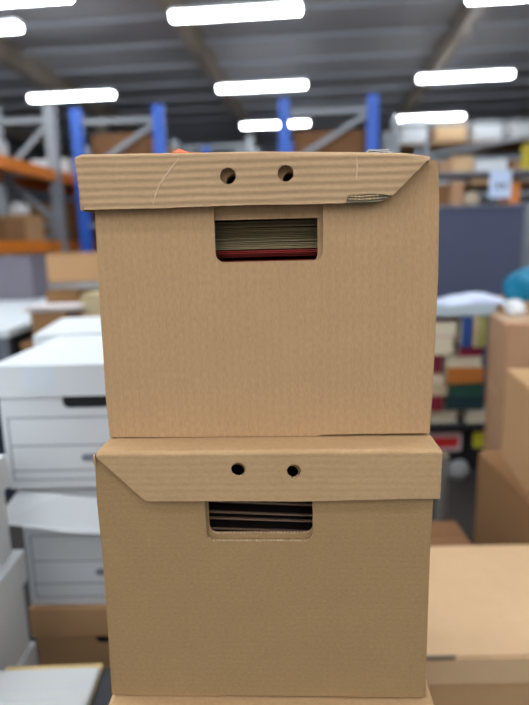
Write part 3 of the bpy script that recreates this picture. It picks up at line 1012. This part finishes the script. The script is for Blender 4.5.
# ------------------------------------------------------------------ shelf with oddments behind the partition
SY = 6.0
su, sv = tohall(*atY(425, 190, SY).xy)
st = thing('shelving_unit', 'grey shelving unit full of oddments behind the partition', 'shelving', hall(su, sv), -HALL_YAW)
SW = 1.75
for x in (0, SW):
    for y in (0, .5):
        MB().box(x - .02, x + .02, y - .02, y + .02, 0, 2.05).build('upright', M_alu, st)
slv = [0.3, 0.85, atY(470, 205, SY).z, atY(470, 172, SY).z]
for z in slv:
    MB().box(0, SW, -.02, .52, z - .035, z).build('shelf_board', mat('shelf_grey', (120, 122, 130), 0.6), st, 0.003)


def shelfbox(label, x0, x1, yt, lev, m, d_=.35, kind='carton'):
    a = tohall(*atY(x0, yt, SY).xy)[0]
    b = tohall(*atY(x1, yt, SY).xy)[0]
    z = slv[lev] + .0005
    return carton(label, hall((a + b) / 2, sv + .03, z), b - a, d_, max(.05, atY((x0 + x1) / 2, yt, SY).z - z), -HALL_YAW, m, tape=False, group='oddments on the shelving unit')


shelfbox('tan carton on the upper shelf behind the partition', 453, 473, 156, 3, M_pale)
shelfbox('mauve brown carton on the upper shelf, beside the tan one', 438, 452, 161, 3, M_tan2)
shelfbox('low white carton on the upper shelf behind the partition', 475, 506, 160, 3, M_white)
shelfbox('brown carton on the lower shelf, nearest the upper box', 436, 450, 184, 2, M_brown)
shelfbox('mauve carton on the lower shelf behind the partition', 451, 464, 181, 2, M_tan2)
shelfbox('orange brown carton on the lower shelf, right of the pale blue notice', 507, 518, 184, 2, M_orange)
p = atY(474, 203, SY - .01)
q = hall(tohall(p.x, p.y)[0], sv + .18, slv[2] + .0005)
lump('cream_bag', mat('cream_cloth', (214, 196, 170), 0.8), tuple(q), .095, .10, .10, 'cream cloth bag on the lower shelf behind the partition', 'bag', 31, 0.25)
# pale blue notice hanging in front of the shelf
a, b = atY(486, 172, SY - .06), atY(505, 199, SY - .06)
n_ = thing('notice_board', 'pale blue notice with two dark marks hanging on the shelf', 'notice', (a.x, SY - .17, b.z), -HALL_YAW)
MB().box(0, b.x - a.x, 0, .012, 0, a.z - b.z).build('board', mat('notice_blue', (196, 212, 240), 0.6), n_, 0.002)
for k in (0.3, 0.6):
    MB().box((b.x - a.x) * k, (b.x - a.x) * (k + .16), -.002, 0, (a.z - b.z) * .35, (a.z - b.z) * .55).build('printed_mark', mat('mark_dark', (60, 66, 90), 0.6), n_)
# yellow crate on top at the right
a = atY(521, 146, SY)
u_ = tohall(a.x, a.y)[0]
ct = thing('yellow_crate', 'yellow plastic crate on the right end of the shelving unit', 'crate', hall(u_ + .24, sv + .03, slv[3] + .0005), -HALL_YAW)
MB().box(-.15, .15, 0, .3, 0, atY(525, 143, SY).z - slv[3] - .03).build('body', mat('crate_yellow', (228, 206, 30), 0.5), ct, 0.006)
MB().box(-.16, .16, -.01, .31, atY(525, 143, SY).z - slv[3] - .03, atY(525, 143, SY).z - slv[3]).build('rim', mat('crate_yellow', (228, 206, 30), 0.5), ct, 0.005)

# tall rack far behind at the right, stacked with pale boxes
a = tohall(*atY(395, 150, 9.6).xy)
rack('far grey rack with pale cartons at the right', a[0], a[0] + 3.6, (a[1], a[1] + 1.2), 3.0, (1.2, 1.95, 2.6), M_galv, M_steel2)
rnd = random.Random(4)
names = ['first', 'second', 'third', 'fourth', 'fifth', 'sixth']
pal = [M_white, M_whiteedge, M_pale, M_table, M_tan2, M_white]
for li, (z, nm) in enumerate(((1.196, 'lowest'), (1.946, 'middle'), (2.596, 'top'))):
    for k in range(6):
        h_ = rnd.uniform(.22, .42)
        rackbox('pale carton, %s from the left on the %s level of the far rack' % (names[k], nm), a[0] + .32 + k * .59, a[1] + .1, z, rnd.uniform(.4, .52), .5, h_, pal[(k * 2 + li * 3 + k // 2) % 6], group='pale cartons on the far rack')
a = tohall(*atY(175, 150, 10.5).xy)
rack('far grey rack behind the blue racks', a[0], a[0] + 1.35, (a[1], a[1] + 1.2), 2.9, (1.2, 2.0), M_galv, M_steel2)
for k in range(2):
    rackbox('pale carton, %s from the left on the rack behind the blue racks' % names[k], a[0] + .36 + k * .62, a[1] + .1, 1.996, .5, .5, .42 - .1 * k, (M_table, M_white)[k], group='pale cartons on the far rack')
